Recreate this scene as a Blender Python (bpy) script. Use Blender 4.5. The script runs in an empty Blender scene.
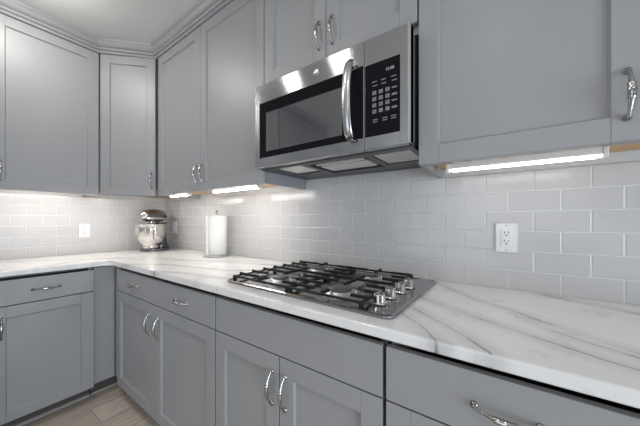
import bpy, bmesh, math, random
from mathutils import Matrix, Vector
PI = math.pi
random.seed(7)
S = bpy.context.scene
C = S.collection

# ------------------------------------------------------------------ camera
cam_d = bpy.data.cameras.new('camera'); cam = bpy.data.objects.new('camera', cam_d); C.objects.link(cam)
cam.location = (2.8264, -1.283, 1.1886)
cam.rotation_euler = (PI/2, 0, 0.6082)
cam_d.sensor_width = 36.0
cam_d.lens = 259.25*36/640
cam_d.shift_y = (220.155-213)/640
cam_d.clip_start = 0.02
S.camera = cam

# ------------------------------------------------------------------ world, lights, exposure
S.view_settings.view_transform = 'Standard'; S.view_settings.look = 'None'
S.view_settings.gamma = 1.0; S.view_settings.use_curve_mapping = False
S.view_settings.exposure = 0.03
W = bpy.data.worlds.new('world'); S.world = W; W.use_nodes = True
W.node_tree.nodes['Background'].inputs[0].default_value = (0.86, 0.92, 1.0, 1)
W.node_tree.nodes['Background'].inputs[1].default_value = 0.30
LED, LED_R = 52.0, 10.0                        # emission of the strips under the wall cabinets, left and right of the microwave
def disk(name, loc, size, power, col=(1, .96, .9)):
    l = bpy.data.lights.new(name, 'AREA'); l.shape = 'DISK'; l.size = size; l.energy = power; l.color = col
    o = bpy.data.objects.new(name, l); C.objects.link(o); o.location = loc
    return o
for x, y, p in ((0.80, -1.10, 4), (1.20, -1.42, 1.9), (1.80, -1.25, 3), (2.76, -1.55, 3.4), (2.9, -3.1, 6), (4.2, -2.4, 4)):  # last two are unseen, added behind the camera for ambience
    disk('ceiling_light', (x, y, 2.515), 0.16, p)

gl = bpy.data.lights.new('ceiling_glow_fill', 'POINT'); gl.energy = 5; gl.shadow_soft_size = .05; gl.color = (1, .97, .92)  # extra point light added to make the ceiling glow near the corner
go = bpy.data.objects.new('ceiling_glow_fill', gl); C.objects.link(go); go.location = (.80, -1.08, 2.40)
def add_fill(loc, rot, sx, sy, power, col):
    l = bpy.data.lights.new('daylight_fill', 'AREA'); l.shape = 'RECTANGLE'; l.size = sx; l.size_y = sy; l.energy = power; l.color = col
    o = bpy.data.objects.new('daylight_fill', l); C.objects.link(o); o.location = loc; o.rotation_euler = rot
add_fill((1.9, -4.35, 1.05), (PI/2, 0, 0), 1.8, 1.9, 21, (.88, .94, 1.))            # unseen daylight fill added from the front to lift the base cabinets
add_fill((5.54, -1.70, .80), (PI/2, 0, PI/2), 1.7, 1.3, 78, (.78, .88, 1.))         # unseen bluish fill added from the right for the left base fronts

# ------------------------------------------------------------------ materials
def mat(name, col, rough=.5, metal=0., spec=.5, emit=None, strength=0., coat=0.):
    m = bpy.data.materials.new(name); m.use_nodes = True
    b = m.node_tree.nodes['Principled BSDF']
    b.inputs['Base Color'].default_value = (*col, 1); b.inputs['Roughness'].default_value = rough
    b.inputs['Metallic'].default_value = metal; b.inputs['Specular IOR Level'].default_value = spec
    b.inputs['Coat Weight'].default_value = coat
    if emit:
        b.inputs['Emission Color'].default_value = (*emit, 1); b.inputs['Emission Strength'].default_value = strength
    return m
class NT:
    def __init__(s, m): s.t = m.node_tree; s.b = s.t.nodes['Principled BSDF']
    def n(s, typ, ins=None, **kw):
        q = s.t.nodes.new('ShaderNode'+typ)
        for k, v in kw.items(): setattr(q, k, v)
        for k, v in (ins or {}).items(): s.put(q.inputs[k], v)
        return q
    def put(s, sock, v):
        if isinstance(v, bpy.types.NodeSocket): s.t.links.new(v, sock)
        elif isinstance(v, bpy.types.Node): s.t.links.new(v.outputs[0], sock)
        else: sock.default_value = v
    def math(s, op, a, b=0., c=0.):
        return s.n('Math', {0: a, 1: b, 2: c}, operation=op).outputs[0]
    def mix(s, f, a, b):
        q = s.n('Mix', data_type='RGBA'); s.put(q.inputs[0], f); s.put(q.inputs[6], a); s.put(q.inputs[7], b)
        return q.outputs[2]
    def ramp(s, f, stops):
        q = s.n('ValToRGB', {0: f}); e = q.color_ramp.elements
        while len(e) < len(stops): e.new(.5)
        for i, (p, c) in enumerate(stops): e[i].position = p; e[i].color = (*c, 1) if len(c) == 3 else c
        return q.outputs[0]
    def noise(s, vec, scale, detail=2., rough=.5, dist=0.):
        return s.n('TexNoise', {'Vector': vec, 'Scale': scale, 'Detail': detail, 'Roughness': rough, 'Distortion': dist})
    def bump(s, h, strength, dist):
        s.put(s.b.inputs['Normal'], s.n('Bump', {'Height': h, 'Strength': strength, 'Distance': dist}).outputs[0])
    def geo(s): return s.n('NewGeometry').outputs['Position']
    def obj(s): return s.n('TexCoord').outputs['Object']
    def scale(s, vec, sc): return s.n('Mapping', {'Vector': vec, 'Scale': sc}).outputs[0]

def m_paint():
    m = mat('grey_paint', (.31, .32, .335), .42); t = NT(m); p = t.geo()
    n = t.noise(p, 3.0, 3).outputs[0]
    t.put(t.b.inputs['Base Color'], t.mix(n, (.272, .276, .284, 1), (.315, .319, .326, 1)))
    f = t.noise(t.scale(p, (60, 60, 140)), 3.0, 2).outputs[0]
    t.bump(f, .12, .0015)
    return m
def m_quartz():
    m = mat('quartz', (.8, .8, .8), .16); t = NT(m); p = t.geo()
    w = t.noise(p, 4.5, 4, .6).outputs['Color']
    w = t.n('VectorMath', {0: w, 1: (.5, .5, .5)}, operation='SUBTRACT').outputs[0]
    w2 = t.n('VectorMath', {0: w, 'Scale': .035}, operation='SCALE').outputs[0]
    fl = t.n('VectorMath', {0: p, 1: (1, 1, 0)}, operation='MULTIPLY').outputs[0]
    pw = t.n('VectorMath', {0: fl, 1: w2}, operation='ADD').outputs[0]
    Z = 0.
    veins = [[(2.50, .05), (2.60, -.06), (2.74, -.23), (2.874, -.316), (2.96, -.39), (3.10, -.50), (3.3, -.66)],
             [(2.58, -.30), (2.785, -.443), (2.889, -.497), (2.97, -.53), (3.035, -.563), (3.25, -.67)],
             [(2.93, -.42), (3.0, -.465), (3.055, -.495), (3.25, -.60)],
             [(2.60, -.45), (2.69, -.525), (2.76, -.585), (2.81, -.645)],
             [(2.96, -.03), (3.12, -.10), (3.5, -.31)],
             [(2.58, -.51), (2.66, -.585), (2.72, -.66)],
             [(.10, -1.2), (.28, -.9), (.62, -.55), (.95, -.42), (1.5, -.1)],
             [(.62, -1.0), (.44, -.7), (.60, -.45), (1.2, -.30), (1.8, -.10)],
             [(.9, -.66), (1.15, -.50), (1.6, -.42), (1.85, -.2)],
             [(1.25, -.66), (1.5, -.58), (1.85, -.52)],
             [(.0, -.55), (.3, -.42), (.7, -.12), (.95, .02)]]
    dmin = None
    for i, L in enumerate(veins):
        dl = None
        for a, b in zip(L, L[1:]):
            A = Vector((a[0], a[1], Z)); B = Vector((b[0], b[1], Z)); ba = B-A
            pa = t.n('VectorMath', {0: pw, 1: tuple(A)}, operation='SUBTRACT').outputs[0]
            h = t.n('VectorMath', {0: pa, 1: tuple(ba/ba.length_squared)}, operation='DOT_PRODUCT').outputs['Value']
            h = t.n('Math', {0: h, 1: 0.}, operation='ADD', use_clamp=True).outputs[0]
            s_ = t.n('VectorMath', {0: tuple(ba), 'Scale': h}, operation='SCALE').outputs[0]
            d = t.n('VectorMath', {0: pa, 1: s_}, operation='DISTANCE').outputs['Value']
            dl = d if dl is None else t.math('MINIMUM', dl, d)
        if i >= 6: dl = t.math('MULTIPLY', dl, 1.4)
        dmin = dl if dmin is None else t.math('MINIMUM', dmin, dl)
    strength = t.n('MapRange', {0: t.noise(p, 5., 2).outputs[0], 1: .35, 2: .60, 3: .55, 4: 1.}).outputs[0]
    core = t.n('MapRange', {0: dmin, 1: .001, 2: .0065, 3: 1., 4: 0.}).outputs[0]
    halo = t.n('MapRange', {0: dmin, 1: .0, 2: .045, 3: .35, 4: 0.}).outputs[0]
    vein = t.math('MULTIPLY', t.math('MAXIMUM', core, halo), strength)
    # faint clouding and hairline threads
    n2 = t.noise(pw, 6., 5, .55, .6).outputs[0]
    hair = t.math('ABSOLUTE', t.math('SUBTRACT', n2, .5))
    hair = t.n('MapRange', {0: hair, 1: .0, 2: .010, 3: .18, 4: 0.}).outputs[0]
    hair = t.math('MULTIPLY', hair, t.n('MapRange', {0: t.noise(p, 2.3, 1).outputs[0], 1: .5, 2: .6, 3: 0., 4: 1.}).outputs[0])
    cloud = t.n('MapRange', {0: t.noise(p, 3.2, 4).outputs[0], 1: .35, 2: .7, 3: 0., 4: .10}).outputs[0]
    patch = t.n('MapRange', {0: t.noise(p, 9., 3).outputs[0], 1: .60, 2: .66, 3: 0., 4: .13}).outputs[0]
    f = t.math('MINIMUM', t.math('ADD', t.math('ADD', t.math('ADD', vein, hair), cloud), patch), 1.)
    t.put(t.b.inputs['Base Color'], t.mix(f, (.79, .79, .785, 1), (.20, .20, .21, 1)))
    return m
def m_tile():
    m = mat('white_tile', (.62, .62, .62), .19); t = NT(m); p = t.geo()
    n = t.noise(p, 7., 2).outputs[0]
    t.put(t.b.inputs['Base Color'], t.mix(n, (.51, .51, .52, 1), (.57, .57, .57, 1)))
    t.bump(t.noise(p, 22., 1).outputs[0], .25, .004)
    return m
def m_floor():
    m = mat('wood_plank', (.5, .45, .4), .4); t = NT(m); p = t.geo()
    r = t.n('Mapping', {'Vector': p, 'Rotation': (0, 0, PI/2)}).outputs[0]
    br = t.n('TexBrick', {'Vector': r, 'Color1': (.53, .46, .39, 1), 'Color2': (.66, .58, .50, 1), 'Mortar': (.2, .16, .13, 1),
             'Scale': 1., 'Mortar Size': .0015, 'Brick Width': 1.22, 'Row Height': .18, 'Bias': .0})
    br.offset = .37
    g = t.noise(t.scale(r, (2.2, 26, 1)), 3., 5, .65, .5).outputs[0]
    g = t.ramp(g, [(.3, (.55, .52, .5)), (.7, (1.15, 1.15, 1.15))])
    q = t.n('Mix', data_type='RGBA', blend_type='MULTIPLY'); t.put(q.inputs[0], .9); t.put(q.inputs[6], br.outputs[0]); t.put(q.inputs[7], g)
    t.put(t.b.inputs['Base Color'], q.outputs[2])
    return m
def m_steel(name, axis, col=(.40, .405, .415), rough=.24):
    m = mat(name, col, rough, 1.); t = NT(m); p = t.geo()
    sc = {'x': (6, 500, 500), 'y': (500, 6, 500), 'z': (500, 500, 6)}[axis]
    n = t.noise(t.scale(p, sc), 1., 2).outputs[0]
    t.put(t.b.inputs['Roughness'], t.n('MapRange', {0: n, 3: rough-.05, 4: rough+.07}).outputs[0])
    t.b.inputs['Anisotropic'].default_value = .92; t.b.inputs['Anisotropic Rotation'].default_value = .25
    tan = t.n('Tangent', direction_type='RADIAL', axis='Z')
    t.put(t.b.inputs['Tangent'], tan.outputs[0])
    return m
def m_maple():
    m = mat('bare_maple', (.55, .34, .17), .5); t = NT(m); p = t.geo()
    n = t.noise(t.scale(p, (3, 40, 1)), 2., 4).outputs[0]
    t.put(t.b.inputs['Base Color'], t.mix(n, (.48, .27, .12, 1), (.62, .40, .21, 1)))
    return m
def m_plaster(name, col):
    m = mat(name, col, .8); t = NT(m); p = t.geo()
    t.bump(t.noise(p, 90., 3).outputs[0], .08, .002)
    return m
def m_paper():
    m = mat('paper_towel', (.82, .82, .81), .9); t = NT(m); p = t.geo()
    t.bump(t.n('TexVoronoi', {'Vector': p, 'Scale': 110.}).outputs[0], .3, .002)
    return m
def m_filter():
    m = mat('filter_mesh', (.55, .55, .54), .4, .35); t = NT(m); p = t.geo()
    v = t.n('TexVoronoi', {'Vector': p, 'Scale': 160.})
    t.put(t.b.inputs['Base Color'], t.mix(v.outputs[0], (.92, .92, .90, 1), (.40, .40, .39, 1)))
    t.bump(v.outputs[0], .8, .004)
    return m
PAINT = m_paint(); QUARTZ = m_quartz(); TILE = m_tile(); FLOOR = m_floor(); MAPLE = m_maple(); PAPER = m_paper(); FILTER = m_filter()
STEEL = m_steel('brushed_steel', 'x', (.45, .455, .46), .16); STEELT = m_steel('cooktop_steel', 'x', (.35, .35, .355), .15)
GROUT = mat('white_grout', (.65, .65, .645), .85)
WALLP = m_plaster('wall_paint', (.62, .62, .61)); CEIL = m_plaster('ceiling_paint', (.60, .595, .585))
NICKEL = mat('polished_nickel', (.44, .435, .43), .15, 1.); CHROME = mat('chrome', (.78, .78, .78), .07, 1.)
BARM = mat('handle_steel', (.50, .50, .51), .26, 1.)
KNOB = mat('knob_steel', (.45, .44, .42), .12, 1.)
BLACKG = mat('black_glass', (.010, .010, .012), .05, 0., .05); SCREEN = mat('window_screen', (.012, .012, .013), .05, 0., .5); SCREEN.node_tree.nodes['Principled BSDF'].inputs['IOR'].default_value = 3.2
BLACKP = mat('black_plastic', (.02, .02, .022), .35); IRON = mat('cast_iron', (.014, .014, .015), .5, 0., .3)
GREYP = mat('dark_grey_enamel', (.17, .17, .175), .4); DARK = mat('dark_recess', (.03, .03, .03), .6)
WHITEP = mat('white_plastic', (.78, .78, .79), .3); SLOT = mat('slot_black', (.02, .02, .02), .5)
KEY = mat('key_print', (.20, .205, .22), .5); LENSP = mat('lamp_lens', (.85, .84, .80), .25)
EMIT = mat('led_diffuser', (.9, .9, .9), .4, emit=(1., .965, .91), strength=LED)
EMITR = mat('led_diffuser_dim', (.9, .9, .9), .4, emit=(1., .965, .91), strength=LED_R)
MIXER = mat('mixer_pewter', (.16, .16, .165), .16, .9, coat=.6); BOWL = mat('bowl_steel', (.72, .70, .67), .14, 1.)
ALU = mat('burner_aluminium', (.50, .50, .51), .35, .9); CAPM = mat('burner_cap', (.07, .075, .085), .4)
TOE = mat('toe_kick_brown', (.075, .062, .055), .5); SHOE = mat('shoe_grey', (.32, .30, .28), .45)
BRONZE = mat('dark_steel', (.22, .22, .22), .25, 1.)

# ------------------------------------------------------------------ mesh helpers
class MB:
    def __init__(s): s.bm = bmesh.new(); s.M = Matrix()
    def box(s, x0, x1, y0, y1, z0, z1, bev=0., seg=1, mi=0, M=None):
        r = bmesh.ops.create_cube(s.bm, size=1.)
        vs = r['verts']
        m = Matrix.Translation(((x0+x1)/2, (y0+y1)/2, (z0+z1)/2)) @ Matrix.Diagonal((abs(x1-x0), abs(y1-y0), abs(z1-z0), 1))
        bmesh.ops.transform(s.bm, matrix=m, verts=vs)
        fs = set(f for v in vs for f in v.link_faces)
        if bev:
            es = list(set(e for v in vs for e in v.link_edges))
            q = bmesh.ops.bevel(s.bm, geom=es, offset=bev, segments=seg, affect='EDGES', profile=.5)
            vs = list(set(v for f in q['faces'] for v in f.verts) | set(v for v in vs if v.is_valid))
            fs = set(f for v in vs for f in v.link_faces)
        for f in fs: f.material_index = mi
        bmesh.ops.transform(s.bm, matrix=(M if M is not None else s.M), verts=vs)
        return vs
    def prism(s, poly, z0, z1, bev=0., seg=2, M=None, mi=0):
        lo = [s.bm.verts.new((x, y, z0)) for x, y in poly]; hi = [s.bm.verts.new((x, y, z1)) for x, y in poly]
        n = len(poly)
        fs = [s.bm.faces.new(lo[::-1]), s.bm.faces.new(hi)]
        for i in range(n): fs.append(s.bm.faces.new((lo[i], lo[(i+1) % n], hi[(i+1) % n], hi[i])))
        vs = lo+hi
        if bev:
            es = [e for f in fs[:2] for e in f.edges]
            q = bmesh.ops.bevel(s.bm, geom=es, offset=bev, segments=seg, affect='EDGES', profile=.5)
            vs = list(set(v for f in q['faces'] for v in f.verts) | set(v for v in vs if v.is_valid))
        for v in vs:
            for f in v.link_faces: f.material_index = mi
        bmesh.ops.transform(s.bm, matrix=(M if M is not None else s.M), verts=vs)
        return vs
    def tube(s, pts, rad, seg=10, flat=1., up=None):
        pts = [Vector(p) for p in pts]; n = len(pts)
        if not hasattr(rad, '__len__'): rad = [rad]*n
        rings = []; prev = None
        for i, p in enumerate(pts):
            d = (pts[min(i+1, n-1)]-pts[max(i-1, 0)]).normalized()
            u = prev if prev is not None else (Vector(up) if up else (Vector((0, 0, 1)) if abs(d.z) < .9 else Vector((1, 0, 0))))
            u = (u-d*u.dot(d)).normalized(); v = d.cross(u); prev = u
            rings.append([s.bm.verts.new(s.M @ (p+(u*math.cos(a)+v*math.sin(a)*flat)*rad[i])) for a in [2*PI*k/seg for k in range(seg)]])
        for a, b in zip(rings, rings[1:]):
            for k in range(seg):
                f = s.bm.faces.new((a[k], a[(k+1) % seg], b[(k+1) % seg], b[k])); f.smooth = True
        s.bm.faces.new(rings[0][::-1]); s.bm.faces.new(rings[-1])
    def lathe(s, prof, seg=32, M=None, smooth=True):
        M = M if M is not None else s.M
        rings = []
        for r, z in prof:
            rings.append([s.bm.verts.new(M @ Vector((r*math.cos(2*PI*k/seg), r*math.sin(2*PI*k/seg), z))) for k in range(seg)] if r > 1e-6 else [s.bm.verts.new(M @ Vector((0, 0, z)))])
        for a, b in zip(rings, rings[1:]):
            for k in range(seg):
                k2 = (k+1) % seg
                if len(a) == 1 and len(b) == 1: continue
                if len(a) == 1: f = s.bm.faces.new((a[0], b[k2], b[k]))
                elif len(b) == 1: f = s.bm.faces.new((a[k], a[k2], b[0]))
                else: f = s.bm.faces.new((a[k], a[k2], b[k2], b[k]))
                f.smooth = smooth
        if len(rings[0]) > 1: s.bm.faces.new(rings[0][::-1])
        if len(rings[-1]) > 1: s.bm.faces.new(rings[-1])
    def loft(s, rings, close=True):
        R = [[s.bm.verts.new(s.M @ Vector(p)) for p in r] for r in rings]; n = len(R[0])
        for a, b in zip(R, R[1:]):
            for k in range(n):
                f = s.bm.faces.new((a[k], a[(k+1) % n], b[(k+1) % n], b[k])); f.smooth = True
        if close: s.bm.faces.new(R[0][::-1]); s.bm.faces.new(R[-1])
    def build(s, name, m, parent=None, mats=None):
        bmesh.ops.recalc_face_normals(s.bm, faces=s.bm.faces)
        me = bpy.data.meshes.new(name); s.bm.to_mesh(me); s.bm.free()
        for q in (mats or [m]): me.materials.append(q)
        o = bpy.data.objects.new(name, me); C.objects.link(o)
        if parent is not None: o.parent = parent
        return o
def tag(o, label, cat, group=None):
    o['label'] = label; o['category'] = cat
    if group: o['group'] = group
    return o
def thing(name, label, cat, loc=(0, 0, 0), rz=0., group=None):
    o = bpy.data.objects.new(name, None); C.objects.link(o); o.empty_display_size = .1
    o.location = loc; o.rotation_euler = (0, 0, rz)
    return tag(o, label, cat, group)
def struct(o): o['kind'] = 'structure'; return o
T = Matrix.Translation

# ------------------------------------------------------------------ the room
H = 2.53
b = MB(); b.box(0, 5.6, -4.4, 0, -.05, 0); struct(b.build('floor', FLOOR))
b = MB(); b.box(0, 5.6, -4.4, 0, H, H+.05); struct(b.build('ceiling', CEIL))
b = MB(); b.box(-.1, 5.6, 0, .1, -.05, H+.05); struct(b.build('wall_back', WALLP))
b = MB(); b.box(-.1, 0, -4.4, 0, -.05, H+.05); struct(b.build('wall_left', WALLP))

b = MB(); b.box(5.6, 5.7, -2.6, .1, -.05, H+.05); struct(b.build('shade_wall_right', WALLP))  # unseen wall added to cut the world light on the right

# tiled backsplashes: real bevelled tiles over a bed of grout
TP, RP, Z0 = .1545, .0775, .9155
def backsplash(name, length, rows_at, place, off):
    """tiles laid in local coords: u along wall, w height, depth out of the wall"""
    b = MB()
    nrow = 7
    for r in range(nrow):
        z0 = Z0+r*RP; z1 = z0+RP-.003
        o = off+(TP/2 if r % 2 else 0)
        k = -2
        while True:
            u0 = o+k*TP; u1 = u0+TP-.003; k += 1
            if u0 > length: break
            a0, a1 = max(u0, 0.), min(u1, length)
            for lo, hi, bot, top in rows_at:
                if z0 < bot: continue
                c0, c1 = max(a0, lo), min(a1, hi); zz = min(z1, top)
                if c1-c0 < .006 or zz-z0 < .008: continue
                vs = b.box(-(c1-c0)/2, (c1-c0)/2, 0, .0085, -(zz-z0)/2, (zz-z0)/2, .0022, 2,
                           M=place @ T(((c0+c1)/2, .003, (z0+zz)/2)) @ Matrix.Rotation(random.gauss(0, .0035), 4, 'X') @ Matrix.Rotation(random.gauss(0, .0035), 4, 'Z'))
    for lo, hi, bot, top in rows_at:
        b.box(lo, hi, .0, .0102, bot-.001, top, mi=1, M=place)
    o = b.build(name, None, None, [TILE, GROUT]); struct(o)
    return o
# back wall: u = x, depth out = -y
PB = Matrix(((1, 0, 0, 0), (0, -1, 0, -.0005), (0, 0, 1, 0), (0, 0, 0, 1)))
backsplash('trim_1', 3.66, [(.013, 3.66, Z0, 1.3775), (1.835, 2.592, 1.379, 1.436)], PB, 2.546-16*TP-TP/2+TP/2)
# left wall: u = -y, depth out = +x
PL = Matrix(((0, 1, 0, .0005), (-1, 0, 0, 0), (0, 0, 1, 0), (0, 0, 0, 1)))
backsplash('trim_2', 1.155, [(.0, 1.155, Z0, 1.3775)], PL, .03)

# ------------------------------------------------------------------ cabinet fronts and handles
def door_mesh(w, h, st=.062, th=.02, rec=.010):
    """five piece door: origin lower left, front face at y=-th"""
    b = MB(); e = .0012
    b.box(0, st, -th, 0, 0, h, e); b.box(w-st, w, -th, 0, 0, h, e)
    b.box(st+.0002, w-st-.0002, -th, 0, 0, st, e); b.box(st+.0002, w-st-.0002, -th, 0, h-st, h, e)
    b.box(st-.004, w-st+.004, -th+rec, -.002, st-.004, h-st+.004)
    c = .004                                                      # moulded inner edge sloping to the panel
    o_ = [(st, st), (w-st, st), (w-st, h-st), (st, h-st)]; i_ = [(st+c, st+c), (w-st-c, st+c), (w-st-c, h-st-c), (st+c, h-st-c)]
    ov = [b.bm.verts.new((x, -th+.001, z)) for x, z in o_]; iv = [b.bm.verts.new((x, -th+rec-.0015, z)) for x, z in i_]
    jv = [b.bm.verts.new((x, -th+rec+.001, z)) for x, z in i_]; kv = [b.bm.verts.new((x, -th+rec+.001, z)) for x, z in o_]
    for A, B in ((ov, iv), (iv, jv), (jv, kv), (kv, ov)):
        for k in range(4): b.bm.faces.new((A[k], A[(k+1) % 4], B[(k+1) % 4], B[k]))
    return b
def slab_mesh(w, h, th=.02):
    b = MB(); b.box(0, w, -th, 0, 0, h, .002, 2); return b
_h = MB()
def _handle():
    """bow pull, 125 mm long, along local z, standing out along -y"""
    b = _h; L = .125; n = 29; pts = []; rad = []
    for i in range(n):
        t = i/(n-1); z = -L/2+.006+(L-.012)*t
        y = -.004-.025*(math.sin(PI*t)**.6)
        pts.append((0, y, z))
        r = .0036+.0040*math.exp(-((t-.5)/.20)**2)
        for c in (.36, .64): r += .0020*math.exp(-((t-c)/.018)**2)
        r += .0035*math.exp(-(min(t, 1-t)/.035)**2)
        rad.append(r)
    b.tube(pts, rad, 10)
    for s_ in (-1, 1):
        b.lathe([(.0, .0), (.0085, .0), (.0085, .0025), (.0070, .006), (.0035, .0085), (0, .009)], 14,
                T((0, 0, s_*(L/2-.007))) @ Matrix.Rotation(PI/2, 4, 'X'))
    o = b.build('handle', NICKEL); me = o.data; bpy.data.objects.remove(o); return me
HANDLE = _handle()
def handle(parent, x, z, horiz=False):
    o = bpy.data.objects.new('handle', HANDLE); C.objects.link(o); o.parent = parent
    o.location = (x, -.0195, z)
    if horiz: o.rotation_euler = (0, PI/2, 0)
    return o
def front(cab, kind, x0, x1, z0, z1, hx=None, hz=None, horiz=False, y=-.003):
    w, h = x1-x0, z1-z0
    o = (door_mesh(w, h) if kind == 'door' else slab_mesh(w, h)).build(kind, PAINT, cab)
    o.location = (x0, y, z0)
    if hx is not None: handle(o, hx-x0, hz-z0, horiz)
    return o
def open_box(b, x0, x1, d, z0, z1, t=.018, poly=None):
    """cabinet carcass open at the front (front edge at y=0, back at y=d)"""
    b.box(x0, x0+t, .02, d, z0, z1); b.box(x1-t, x1, .02, d, z0, z1)
    b.box(x0+t, x1-t, d-t, d, z0, z1); b.box(x0+t, x1-t, .09, d-t, z1-t, z1); b.box(x0+t, x1-t, 0, d-t, z0, z0+t)
G = .002
BZ0, BZ1 = .092, .862            # lower edge of base doors, upper edge of drawers
DZ = .722                        # gap between drawer and door
def base_cabinet(label, loc, rz, w, doors, drawers, stretch=None, d=.59, false=False):
    c = thing('base_cabinet', label, 'cabinet', loc, rz, None)
    b = MB(); open_box(b, .003, w-.003, d, .10, .874); b.build('body', PAINT, c)
    b = MB(); b.box(.003, w-.003, .075, .09, .0, .099); b.build('toe_kick', TOE, c)
    b = MB(); b.prism([(.0, 0), (-.016, 0), (-.0148, .006), (-.0113, .0113), (-.006, .0148), (0, .016)], .003, w-.003,
                      M=T((0, .0745, .0005)) @ Matrix(((0, 0, 1, 0), (1, 0, 0, 0), (0, 1, 0, 0), (0, 0, 0, 1)))); b.build('shoe_molding', SHOE, c)
    for (x0, x1, hx) in doors: front(c, 'door', x0+G, x1-G, BZ0, DZ-G*1.2, hx, .607)
    for (x0, x1) in drawers:
        if false: front(c, 'false_front', x0+G, x1-G, DZ+G*1.2, BZ1)
        else: front(c, 'drawer', x0+G, x1-G, DZ+G*1.2, BZ1, (x0+x1)/2, .792, True)
    return c
YF = -.612                       # face plane of the base cabinets
base_cabinet('grey base cabinet with two drawers over two doors, between the corner and the cooktop cabinet', (.719, YF, 0), 0, 1.113,
             [(0, .557, .493), (.557, 1.113, .603)], [(0, .557), (.557, 1.113)])
base_cabinet('grey base cabinet directly under the cooktop, plain false drawer front over two doors', (1.836, YF, 0), 0, .739,
             [(0, .369, .336), (.369, .739, .398)], [(0, .739)], false=True)
base_cabinet('grey base cabinet right of the cooktop, wide drawer with a bow pull over a door', (2.581, YF, 0), 0, .508,
             [(0, .508, .47)], [(0, .508)])
base_cabinet('grey base cabinet at the far right end of the worktop run', (3.092, YF, 0), 0, .508,
             [(0, .508, .035)], [(0, .508)])
base_cabinet('grey base cabinet on the left wall, one drawer over one door below the outlet', (.612, -1.168, 0), PI/2, .436,
             [(0, .436, .047)], [(0, .436)])
# inside corner: flat fillers closing the blind corner
c = thing('corner_filler', 'plain grey filler panels closing the inside corner of the base cabinets', 'panel', (.612, -.612, 0))
b = MB(); b.box(-.018, .0, -.117, -.003, .10, .874, .001); b.build('side_panel', PAINT, c)
b = MB(); b.box(-.0, .104, -.0, .018, .10, .874, .001); b.build('front_panel', PAINT, c)
b = MB(); b.box(-.09, -.075, -.117, .09, 0, .099); b.box(-.075, .104, .075, .09, 0, .099); b.build('toe_kick', TOE, c)
b = MB(); b.box(-.0745, -.060, -.117, .06, .0005, .016, .004, 2); b.box(-.0745, .104, .060, .0745, .0005, .016, .004, 2); b.build('shoe_molding', SHOE, c)

# ------------------------------------------------------------------ worktop
ov = .648; R = .035
poly = [(.003, -1.170), (ov, -1.170), (ov, -ov-R)]
for k in range(1, 7):
    a = PI-(PI/2)*k/6
    poly.append((ov+R+R*math.cos(a), -ov-R+R*math.sin(a)))
poly += [(3.66, -ov), (3.66, -.003), (.003, -.003)]
b = MB(); b.prism(poly, .884, .914, .006, 3)
tag(b.build('countertop', QUARTZ), 'white L-shaped stone worktop with grey veins over the base cabinets', 'countertop')

# ------------------------------------------------------------------ wall cabinets
UZ0, UZ1 = 1.378, 2.437
YU = -.335
def wall_body(b, w, d, h, xa=.002, rec=.034):
    t = .018
    b.box(xa, xa+t, 0, d, 0, h); b.box(w-xa-t, w-xa, 0, d, 0, h)
    b.box(xa+t, w-xa-t, d-t, d, rec+.006, h); b.box(xa+t, w-xa-t, 0, d-t, h-t, h)
    b.box(xa+t, w-xa-t, 0, t, 0, .05)                             # bottom front rail
def wall_cabinet(label, loc, rz, w, doors, h=UZ1-UZ0, d=.322, hz=.110, rail=.0):
    c = thing('wall_cabinet', label, 'cabinet', loc, rz)
    b = MB(); wall_body(b, w, d, h); b.build('body', PAINT, c)
    b = MB(); b.box(.0205, w-.0205, .0185, d-.0185, .034, .039); b.build('bottom_panel', MAPLE, c)
    for (x0, x1, hx) in doors: front(c, 'door', x0+.0015, x1-.0015, rail, h-.003, hx, hz)
    return c
cA = wall_cabinet('grey wall cabinet with two tall doors between the corner cabinet and the microwave', (.640, YU, UZ0), 0, 1.192,
             [(.026, .605, .570), (.605, 1.192, .641)])
b = MB(); b.box(.003, .024, -.014, -.0005, 0, UZ1-UZ0-.003, .001); b.build('filler_strip', PAINT, cA)
b = MB(); b.box(1.1902, 1.1940, .004, .318, .0, .026, .0008); b.build('end_strip', PAINT, cA)
wall_cabinet('grey wall cabinet right of the microwave, wide doors with a bow pull, strip light beneath', (2.594, YU, UZ0), 0, 1.034,
             [(.0, .517, .480), (.517, 1.034, .548)])
wall_cabinet('grey wall cabinet on the left wall, one wide door', (.335, -1.148, UZ0), PI/2, .518,
             [(0, .513, .044)], d=.332)
wall_cabinet('short grey wall cabinet above the microwave, two doors with paired pulls', (1.834, YU, 1.845), 0, .758,
             [(.0, .379, .345), (.379, .758, .413)], h=UZ1-1.845, hz=.145, rail=.03)
# diagonal corner cabinet
c = thing('corner_wall_cabinet', 'narrow grey wall cabinet set diagonally across the corner, above the mixer', 'cabinet', (.335, -.629, UZ0), PI/4)
XC = .637
Ri = Matrix.Rotation(-PI/4, 4, 'Z') @ T((-.335, .629, 0))
def W2(x, y): v = Ri @ Vector((x, y, 0)); return (v.x, v.y)
dw = math.hypot(XC-.335, .629-.335)
b = MB(); fp = [(.322, -.600), (XC-.030, -.322), (XC-.002, -.322), (XC-.002, -.014), (.014, -.014), (.014, -.628), (.322, -.628)]
b.prism([W2(*q) for q in fp], .05, UZ1-UZ0)
q0, q1 = Vector(W2(.337, -.628)), Vector(W2(.666, -.339))
b.M = Matrix.Identity(4)
b.box(.03, dw-.03, .013, .03, 0, .049)
b.build('body', PAINT, c)
b = MB(); b.prism([W2(*q) for q in [(.315, -.58), (XC-.05, -.325), (XC-.03, -.03), (.03, -.03), (.03, -.60)]], .034, .049); b.build('bottom_panel', MAPLE, c)
c.rotation_euler = (0, 0, PI/4)
ang = math.atan2(.629-.335, XC-.335)
dr = front(c, 'door', .022, dw-.022, 0, UZ1-UZ0-.003, dw-.022-.026, .115)
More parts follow.
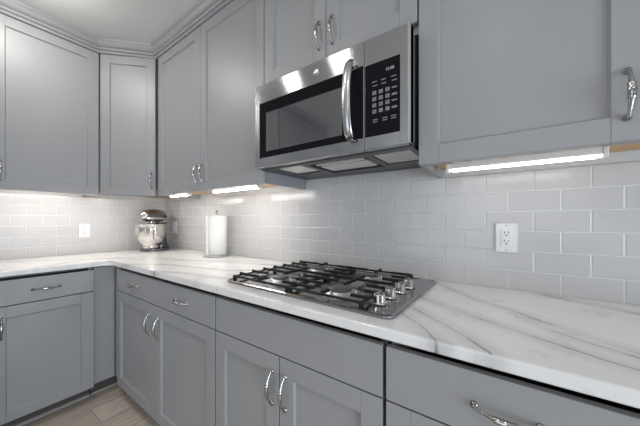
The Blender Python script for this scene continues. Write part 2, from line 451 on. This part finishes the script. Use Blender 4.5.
# the door hangs on the true diagonal of the face
dr.rotation_euler = (0, 0, ang-PI/4)

# tall deep cabinets further along the left wall (seen mirrored in the microwave door)
def tall_cabinet(label, y0, w, doors):
    c = thing('tall_cabinet', label, 'cabinet', (.78, y0, 0), PI/2)
    b = MB(); b.box(.003, w-.003, .0, .77, .10, UZ1); b.build('body', PAINT, c)
    b = MB(); b.box(.003, w-.003, .06, .075, 0, .099); b.build('toe_kick', TOE, c)
    for x0, x1, hx in doors:
        front(c, 'door', x0+G, x1-G, .11, 1.40, hx, 1.05); front(c, 'door', x0+G, x1-G, 1.405, UZ1-.003, hx, 1.55)
    return c
tall_cabinet('single tall grey cabinet on the left wall nearest the worktop, mirrored in the microwave', -1.66, .46, [(0, .46, .40)])
tall_cabinet('double tall grey cabinet on the left wall furthest from the worktop, mirrored in the microwave', -2.63, .96, [(0, .48, .43), (.48, .96, .53)])

# crown moulding swept round the wall cabinets
prof = [(-.02, 2.4375), (.006, 2.4375), (.010, 2.441), (.010, 2.452), (.004, 2.455), (.004, 2.458), (.016, 2.461), (.019, 2.468), (.016, 2.476), (.010, 2.479),
        (.010, 2.482), (.018, 2.486), (.026, 2.495), (.033, 2.507), (.037, 2.515), (.042, 2.516), (.044, 2.520), (.048, 2.5285), (-.02, 2.5285)]
def crown(path, label):
    b = MB(); rings = []
    P = [Vector(p) for p in path]
    for i, p in enumerate(P):
        d0 = (P[i]-P[i-1]).normalized() if i else (P[1]-P[0]).normalized()
        d1 = (P[i+1]-P[i]).normalized() if i+1 < len(P) else d0
        n0 = Vector((d0.y, -d0.x)); n1 = Vector((d1.y, -d1.x))
        m = (n0+n1).normalized(); k = 1/max(.3, m.dot(n0))
        rings.append([(p.x+m.x*o*k, p.y+m.y*o*k, z) for o, z in prof])
    b.loft(rings)
    for f in b.bm.faces: f.smooth = False
    return tag(b.build('crown_molding', PAINT), label, 'molding')
df = .023
crown([(.335+df, -1.145), (.335+df, -.629-.010), (XC-.010, -.335-df), (3.628, -.335-df)], 'stepped grey crown molding joining the wall cabinets to the ceiling')
crown([(.78+df, -2.63), (.78+df, -1.20)], 'grey crown molding topping the tall cabinets on the left wall')

# ------------------------------------------------------------------ strip lights under the wall cabinets
def strip(label, loc, rz, L, up=.0, em=EMIT):
    c = thing('under_cabinet_light', label, 'light', loc, rz, 'strip lights under the wall cabinets')
    b = MB(); b.box(0, L, -.016, .016, up, .0342, .002); b.build('housing', WHITEP, c)
    b = MB(); b.box(.012, L-.012, -.0125, .0125, up-.0075, up-.0002, .003, 2); b.build('diffuser', em, c)
    for x in (0, L):
        q = MB(); q.box(x-.006, x+.006, -.018, .018, up-.009, .0335, .002); q.build('end_cap', WHITEP, c)
SZ = UZ0-.0005
strip('long glowing strip light under the cabinet right of the microwave', (2.664, -.200, SZ), 0, .408, 0., EMITR)
strip('glowing strip light under the left back cabinet, the one nearest the microwave', (1.27, -.275, SZ), 0, .44)
strip('short glowing strip light under the left back cabinet, beside the corner', (.70, -.275, SZ), 0, .26)
strip('strip light under the left wall cabinet, washing the tiles above the outlet', (.265, -1.13, SZ), PI/2, .46, .021)
strip('strip light under the diagonal corner cabinet above the mixer', (.332, -.526, SZ), PI/4, .28, .021)

# ------------------------------------------------------------------ microwave
MX0, MX1, MZ0, MZ1, MYF = 1.838, 2.586, 1.4375, 1.838, -.420
mw = thing('microwave_oven', 'stainless over-the-range microwave with black glass door and keypad', 'microwave', (MX0, MYF, MZ0))
Wm, Hm = MX1-MX0, MZ1-MZ0
b = MB(); b.box(.006, Wm-.006, .034, .4, .018, Hm-.002, .003); b.build('body', GREYP, mw)
# stainless door frame, control frame (front plane is y=0, going into +y)
xs = .582                                                          # split between door and control panel
def frame_with_hole(x0, x1, z0, z1, hx0, hx1, hz0, hz1, y0, y1, rr=.0):
    b = MB(); e = .0015
    b.box(x0, hx0, y0, y1, z0, z1, e); b.box(hx1, x1, y0, y1, z0, z1, e)
    b.box(hx0-.002, hx1+.002, y0+.0002, y1, z0, hz0, e); b.box(hx0-.002, hx1+.002, y0+.0002, y1, hz1, z1, e)
    return b
dr = frame_with_hole(.0, xs-.001, .004, Hm, .029, xs-.003, .050, .312, 0, .034).build('door', STEEL, mw)
b = MB(); b.box(.028, xs-.003, .003, .02, .049, .313, .002); b.build('window_surround', BLACKG, dr)
b = MB(); b.box(.073, .488, .0022, .008, .078, .262, .0004); b.build('window_glass', SCREEN, dr)
b = MB()                                                           # bowed handle
hx = .533; pts = []; rad = []
for i in range(15):
    t = i/14; pts.append((hx, -.016-.030*math.sin(PI*t)**.5, .050+.285*t)); rad.append(.017)
b.tube(pts, rad, 20, .5, up=(1, 0, 0))
for z in (.058, .327): b.box(hx-.011, hx+.011, -.016, .003, z-.013, z+.013, .003, 2)
b.build('handle', BARM, dr)
cp = frame_with_hole(xs+.001, Wm, .004, Hm, xs+.004, Wm-.036, .050, .306, 0, .034).build('control_panel', STEEL, mw)
b = MB(); b.box(Wm-.010, Wm, -.002, .034, .004, Hm, .002, 2); b.build('edge_trim', CHROME, cp)
b = MB(); b.box(xs+.003, Wm-.035, -.0005, .02, .049, .307, .003, 2); kp = b.build('keypad', BLACKG, cp)
def text(body, size, loc, m, parent, name):
    cu = bpy.data.curves.new(name, 'FONT'); cu.body = body; cu.size = size; cu.align_x = 'CENTER'; cu.align_y = 'CENTER'; cu.extrude = .0002
    o = bpy.data.objects.new(name, cu); C.objects.link(o); o.parent = parent; o.location = loc; o.rotation_euler = (PI/2, 0, 0)
    cu.materials.append(m)
    bpy.context.view_layer.update()
    me = bpy.data.meshes.new_from_object(o.evaluated_get(bpy.context.evaluated_depsgraph_get()))
    q = bpy.data.objects.new(name, me); bpy.data.objects.remove(o); q.name = name; C.objects.link(q)
    q.parent = parent; q.location = loc; q.rotation_euler = (PI/2, 0, 0)
    return q
kx0, kx1 = xs+.030, Wm-.046
DISP = mat('clock_digits', (.2, .2, .2), .5, emit=(.75, .85, 1.), strength=.35)
text('12:00', .014, (kx0+.066, -.0009, .270), DISP, kp, 'clock_display')
for r, z in enumerate((.135, .157, .179, .201)):                   # number keys
    for k in range(4):
        x = kx0+.010+k*.024
        b = MB()
        if k < 3: b.box(x-.0072, x+.0072, -.0012, .001, z-.0068, z+.0068, .0004)
        else: b.box(x-.009, x+.009, -.0012, .001, z-.0035+.002*(r % 2), z+.0035, .0004)
        bt = b.build('button', KEY, kp)
        if k < 3: text((('0', '', '') if r == 0 else ('7', '8', '9') if r == 1 else ('4', '5', '6') if r == 2 else ('1', '2', '3'))[k] or '.', .012, (x, -.0014, z), SLOT, bt, 'digit')
for z, ks in ((.240, (0, 1.4, 2.9)), (.226, (0.1, 1.45, 3.0)), (.098, (.15, 1.6, 2.9)), (.106, (.15, 1.6, 2.9))):
    for k in ks:
        x = kx0+.010+k*.024; b = MB(); b.box(x-.009, x+.009, -.0012, .001, z-.0017, z+.0017, .0003); b.build('button', KEY, kp)
b = MB(); b.lathe([(.0, 0), (.013, 0), (.013, .0015), (.0105, .0022), (.0100, .0012), (0, .0012)], 28, T((.368, .0005, .357)) @ Matrix.Rotation(PI/2, 4, 'X')); lg = b.build('emblem', CHROME, dr)
text('GE', .0115, (.368, -.0010, .357), BRONZE, lg, 'emblem_letters')
# underside
b = MB()
def hole_plate(b, x0, x1, y0, y1, holes, z0, z1):
    xsx = sorted(set([x0, x1]+[h for q in holes for h in q[:2]])); ysy = sorted(set([y0, y1]+[h for q in holes for h in q[2:]]))
    for a0, a1 in zip(xsx, xsx[1:]):
        for c0, c1 in zip(ysy, ysy[1:]):
            mx, my = (a0+a1)/2, (c0+c1)/2
            if any(q[0] < mx < q[1] and q[2] < my < q[3] for q in holes): continue
            b.box(a0, a1, c0, c1, z0, z1)
holes = [(.075, .235, .060, .235), (.265, .545, .075, .300), (.575, .725, .075, .265)]
hole_plate(b, .004, Wm-.004, .036, .40, holes, .0, .017); b.build('underside', mat('underside_grey', (.09, .09, .092), .35, .6), mw)
b = MB(); b.box(.077, .233, .062, .233, .006, .014, .002); b.build('lamp_lens', LENSP, mw)
b = MB(); b.box(.577, .723, .077, .263, .004, .013, .002); b.build('grease_filter', FILTER, mw)
b = MB(); b.box(.266, .544, .076, .299, .014, .0175); b.build('vent_recess', DARK, mw)
b = MB(); b.box(.285, .525, .155, .27, .003, .012, .002); b.box(.285, .525, .115, .130, .003, .012, .002); b.build('vent_louver', mat('louver_grey', (.62, .62, .61), .4, .3), mw)

# ------------------------------------------------------------------ cooktop
CX0, CX1, CY0, CY1, CT = 1.818, 2.584, -.576, -.034, .9145
ck = thing('gas_cooktop', 'stainless four-burner gas cooktop with black grates set into the worktop', 'cooktop', (CX0, CY0, CT), -.026)
Wc, Dc = CX1-CX0, CY1-CY0
def rrect(x0, x1, y0, y1, r, n=5):
    p = []
    for cx, cy, a0 in ((x1-r, y0+r, -PI/2), (x1-r, y1-r, 0), (x0+r, y1-r, PI/2), (x0+r, y0+r, PI)):
        for k in range(n+1): a = a0+PI/2*k/n; p.append((cx+r*math.cos(a), cy+r*math.sin(a)))
    return p
b = MB(); b.prism(rrect(0, Wc, 0, Dc, .026), 0, .008, .003, 2); b.build('pan', STEELT, ck)
b = MB()                                                            # raised bright lip round the pan
o1 = rrect(0, Wc, 0, Dc, .026); o2 = rrect(.007, Wc-.007, .007, Dc-.007, .020)
n = len(o1)
A = [b.bm.verts.new((x, y, .0085)) for x, y in o1]; B = [b.bm.verts.new((x, y, .0105)) for x, y in o2]; A2 = [b.bm.verts.new((x, y, .0055)) for x, y in o1]; B2 = [b.bm.verts.new((x, y, .0075)) for x, y in o2]
for P_, Q_ in ((A, B), (B, B2), (B2, A2), (A2, A)):
    for k in range(n): b.bm.faces.new((P_[k], P_[(k+1) % n], Q_[(k+1) % n], Q_[k]))
b.build('rim', STEEL, ck)
for x, y, r in ((.222, .125, .047), (.530, .122, .052), (.222, .40, .043), (.520, .40, .040)):
    b = MB(); b.lathe([(0, 0), (r*1.5, 0), (r*1.45, .003), (r*.98, .004), (r*.95, .014), (r*.8, .0155), (0, .0155)], 36, T((x, y, .008))); br = b.build('burner', ALU, ck)
    b = MB(); b.lathe([(0, 0), (r*.78, 0), (r*.80, .003), (r*.74, .007), (r*.4, .0085), (0, .0088)], 36, T((x, y, .0238))); b.build('burner_cap', CAPM, br)
    b = MB(); b.tube([(x+r*1.08, y+.012, .008), (x+r*1.08, y+.012, .025)], .003, 8); b.build('igniter', WHITEP, br)
def grate(x0, x1, burners):
    b = MB(); y0, y1 = .030, Dc-.025; w = .0042; zt = .036
    # perimeter frame
    for (xa, xb, ya, yb) in ((x0, x1, y0-w, y0+w), (x0, x1, y1-w, y1+w), (x0-w*.9, x0+w*.9, y0, y1), (x1-w*.9, x1+w*.9, y0, y1)):
        b.box(xa, xb, ya, yb, .019, .027, .0015)
    for x in (x0, x1):
        for y in (y0, y1, (y0+y1)/2): b.box(x-.007, x+.007, y-.007, y+.007, .008, .028, .0015)
    for i in range(7):                                              # raised bars across, ends bent down to the frame
        y = y0+.033+(y1-y0-.066)*i/6
        cuts = []
        for bx, by in burners:
            if abs(by-y) < .11: q = .088-max(0, abs(by-y)-.03)*.5; cuts.append((bx-q, bx+q))
        segs = [(x0-.002, x1+.002)]
        for c0, c1 in cuts: segs = [q for s_ in segs for q in ((s_[0], c0), (c1, s_[1]))]
        for sx0, sx1 in segs: b.box(sx0, sx1, y-w, y+w, zt-.011, zt, .0015)
        for x in (x0, x1): b.box(x-.006, x+.006, y-w*1.15, y+w*1.15, .02, zt+.001, .0015)
    xm = (x0+x1)/2
    for ya, yb in ((y0, burners[0][1]-.05), (burners[0][1]+.05, burners[1][1]-.05), (burners[1][1]+.05, y1)):
        b.box(xm-w, xm+w, ya, yb, zt-.012, zt-.0005, .0015)
    for x in (xm,):
        for y in (y0, y1): b.box(x-w, x+w, y-.007, y+.007, .02, zt+.001, .0015)
    return b.build('grate', IRON, ck)
grate(.030, .352, [(.222, .125), (.222, .40)])
grate(.366, .660, [(.530, .122), (.520, .40)])
for x, y in ((.690, .098), (.694, .178), (.698, .262), (.702, .346)):
    b = MB(); b.lathe([(0, 0), (.023, 0), (.0235, .004), (.021, .006), (.0195, .009), (.0185, .030), (.017, .033), (0, .0335)], 24, T((x, y, .008))); k = b.build('knob', KNOB, ck)
    b = MB(); b.box(x-.0035, x+.0035, y-.017, y+.017, .040, .046, .0015); b.build('pointer', KNOB, k)
    b = MB(); b.lathe([(.0, 0), (.026, 0), (.026, .0015), (0, .0015)], 24, T((x, y, .0081))); b.build('bezel', BLACKP, k)

# ------------------------------------------------------------------ stand mixer
mx = thing('stand_mixer', 'pewter stand mixer with a shiny steel bowl in the back corner of the worktop', 'mixer', (.285, -.245, .9145), .74)
mx.scale = (1.04, 1.04, 1.06)
# local: head points to -y, column at +y
b = MB()
foot = []
for k in range(40):
    a = 2*PI*k/40; y = .14*math.sin(a)+.06; x = math.cos(a)*(.105 if y < .08 else .088)*(1 if y > -.02 else 1.0)
    foot.append((x, y*1.12))
b.prism(foot, 0, .022, .008, 3); 
b.build('base', MIXER, mx)
b = MB()                                                             # column
rings = []
for z, w, dpt, cy in ((.016, .075, .075, .135), (.05, .055, .058, .145), (.10, .046, .05, .150), (.16, .046, .052, .148), (.21, .052, .064, .138), (.24, .055, .07, .13)):
    rings.append([(w*math.copysign(abs(math.cos(a))**.8, math.cos(a)), cy+dpt*math.copysign(abs(math.sin(a))**.8, math.sin(a)), z) for a in [2*PI*k/24 for k in range(24)]])
b.loft(rings); b.build('column', MIXER, mx)
b = MB()                                                             # tilting head: rounded bullet along -y
rings = []
for t in [0, .03, .1, .22, .38, .55, .72, .86, .95, .99, 1]:
    y = .205-.335*t
    e = (max(0., 1-abs(2*t-1)**3.2))**.5
    rx = .004+.066*e*(1-.10*t); rz_ = .004+.062*e*(1-.12*t)
    rings.append([(rx*math.cos(a), y, .292+rz_*math.sin(a)*(1 if math.sin(a) > 0 else .82)) for a in [2*PI*k/28 for k in range(28)]])
b.loft(rings); hd = b.build('motor_head', MIXER, mx)
b = MB(); rings = []
for t in [.06, .3, .6, .94]:
    pass
band = []
for sgn in (0,):
    for k in range(48):
        a = 2*PI*k/48; ss, cc = math.sin(a), math.cos(a)
        band.append((.0665*math.copysign(abs(cc)**.75, cc), .038+.160*math.copysign(abs(ss)**.75, ss)))
b.prism(band, .268, .280, .002, 2); b.build('trim_band', CHROME, hd)
b = MB(); b.lathe([(0, 0), (.024, 0), (.026, .006), (.024, .018), (.018, .022), (0, .023)], 24, T((0, -.115, .297)) @ Matrix.Rotation(PI/2, 4, 'X')); b.build('hub_cap', CHROME, hd)
b = MB(); b.lathe([(0, 0), (.030, 0), (.034, .012), (.034, .030), (0, .030)], 24, T((0, -.02, .222))); b.build('beater_shaft', BOWL, hd)
b = MB(); b.tube([(.062, .10, .292), (.078, .10, .292)], [.008, .007], 12); b.build('speed_knob', BLACKP, hd)
b = MB(); b.lathe([(0, .004), (.055, .004), (.056, .018), (.05, .024), (.072, .040), (.096, .075), (.108, .120), (.110, .165), (.1135, .199), (.1155, .203), (.112, .203), (.107, .16), (.104, .12), (.09, .075), (.06, .042), (0, .04)], 48, T((0, -.02, .022)))
bw = b.build('bowl', BOWL, mx)
b = MB(); pts = [(.104+.0, -.02, .195)]
hp = [Vector((.62, -.78, 0)) * r + Vector((0, -.02, z)) for r, z in ((.112, .200), (.135, .198), (.146, .180), (.146, .140), (.136, .112), (.108, .105))]
b.tube(hp, .0055, 10, 1.6); b.build('bowl_handle', CHROME, bw)

# ------------------------------------------------------------------ paper towel holder
pt = thing('paper_towel_holder', 'upright steel holder with a full roll of white paper towels below the wall cabinet', 'towel holder', (1.052, -.112, .9145)); pt.scale = (1, 1, 1.05)
b = MB(); b.lathe([(0, 0), (.094, 0), (.096, .003), (.095, .011), (.088, .015), (0, .015)], 40); b.build('base', ALU, pt)
b = MB(); b.lathe([(0, .015), (.006, .015), (.006, .306), (.004, .309), (.009, .315), (.0115, .322), (.009, .329), (0, .333)], 20); b.build('post', NICKEL, pt)
rl = MB(); rl.lathe([(.021, .0165), (.072, .0165), (.0745, .019), (.0745, .291), (.072, .2935), (.021, .2935), (.021, .0165)], 48)
rl = rl.build('towel_roll', PAPER, pt)
b = MB(); b.box(.0735, .0765, -.008, .03, .018, .292, .0008, M=Matrix.Rotation(-PI/2-.15, 4, 'Z')); b.build('loose_sheet', PAPER, rl)

# ------------------------------------------------------------------ outlets
def outlet(name, label, loc, rz, kind):
    o = thing(name, label, 'outlet' if kind != 'switch' else 'switch', loc, rz)
    b = MB(); b.box(-.0355, .0355, -.0055, 0, -.0575, .0575, .002, 3); b.build('cover_plate', WHITEP, o)
    b = MB(); b.box(-.0168, .0168, -.0080, -.0050, -.0335, .0335, .001, 2); f = b.build('rocker' if kind == 'switch' else 'receptacle', WHITEP, o)
    if kind != 'switch':
        for z in (-.0165, .0165):
            b = MB(); b.box(-.0078, -.0052, -.0084, -.0070, z+.000, z+.0085); b.build('slot', SLOT, f)
            b = MB(); b.box(.0052, .0074, -.0084, -.0070, z+.001, z+.0080); b.build('slot', SLOT, f)
            b = MB(); b.lathe([(0, 0), (.0027, 0), (.0027, .0012), (0, .0012)], 12, T((0, -.0072, z-.0065)) @ Matrix.Rotation(PI/2, 4, 'X')); b.build('ground_slot', SLOT, f)
        if kind == 'gfci':
            b = MB(); b.box(-.008, .008, -.0088, -.0078, -.004, .004, .0004); b.build('reset_button', WHITEP, f)
    for z in (-.048, .048):
        b = MB(); b.lathe([(0, 0), (.0028, 0), (.0022, .001), (0, .0012)], 10, T((0, -.0054, z)) @ Matrix.Rotation(PI/2, 4, 'X')); b.build('screw', NICKEL, o)
outlet('wall_outlet', 'white duplex outlet on the tiles right of the cooktop', (2.8454, -.0135, 1.1188), 0, 'duplex')
outlet('wall_outlet', 'white outlet on the left wall tiles, left of the mixer', (.0135, -.640, 1.102), PI/2, 'gfci')
outlet('wall_switch', 'white switch on the back wall tiles, just right of the mixer', (.215, -.0135, 1.122), 0, 'switch')
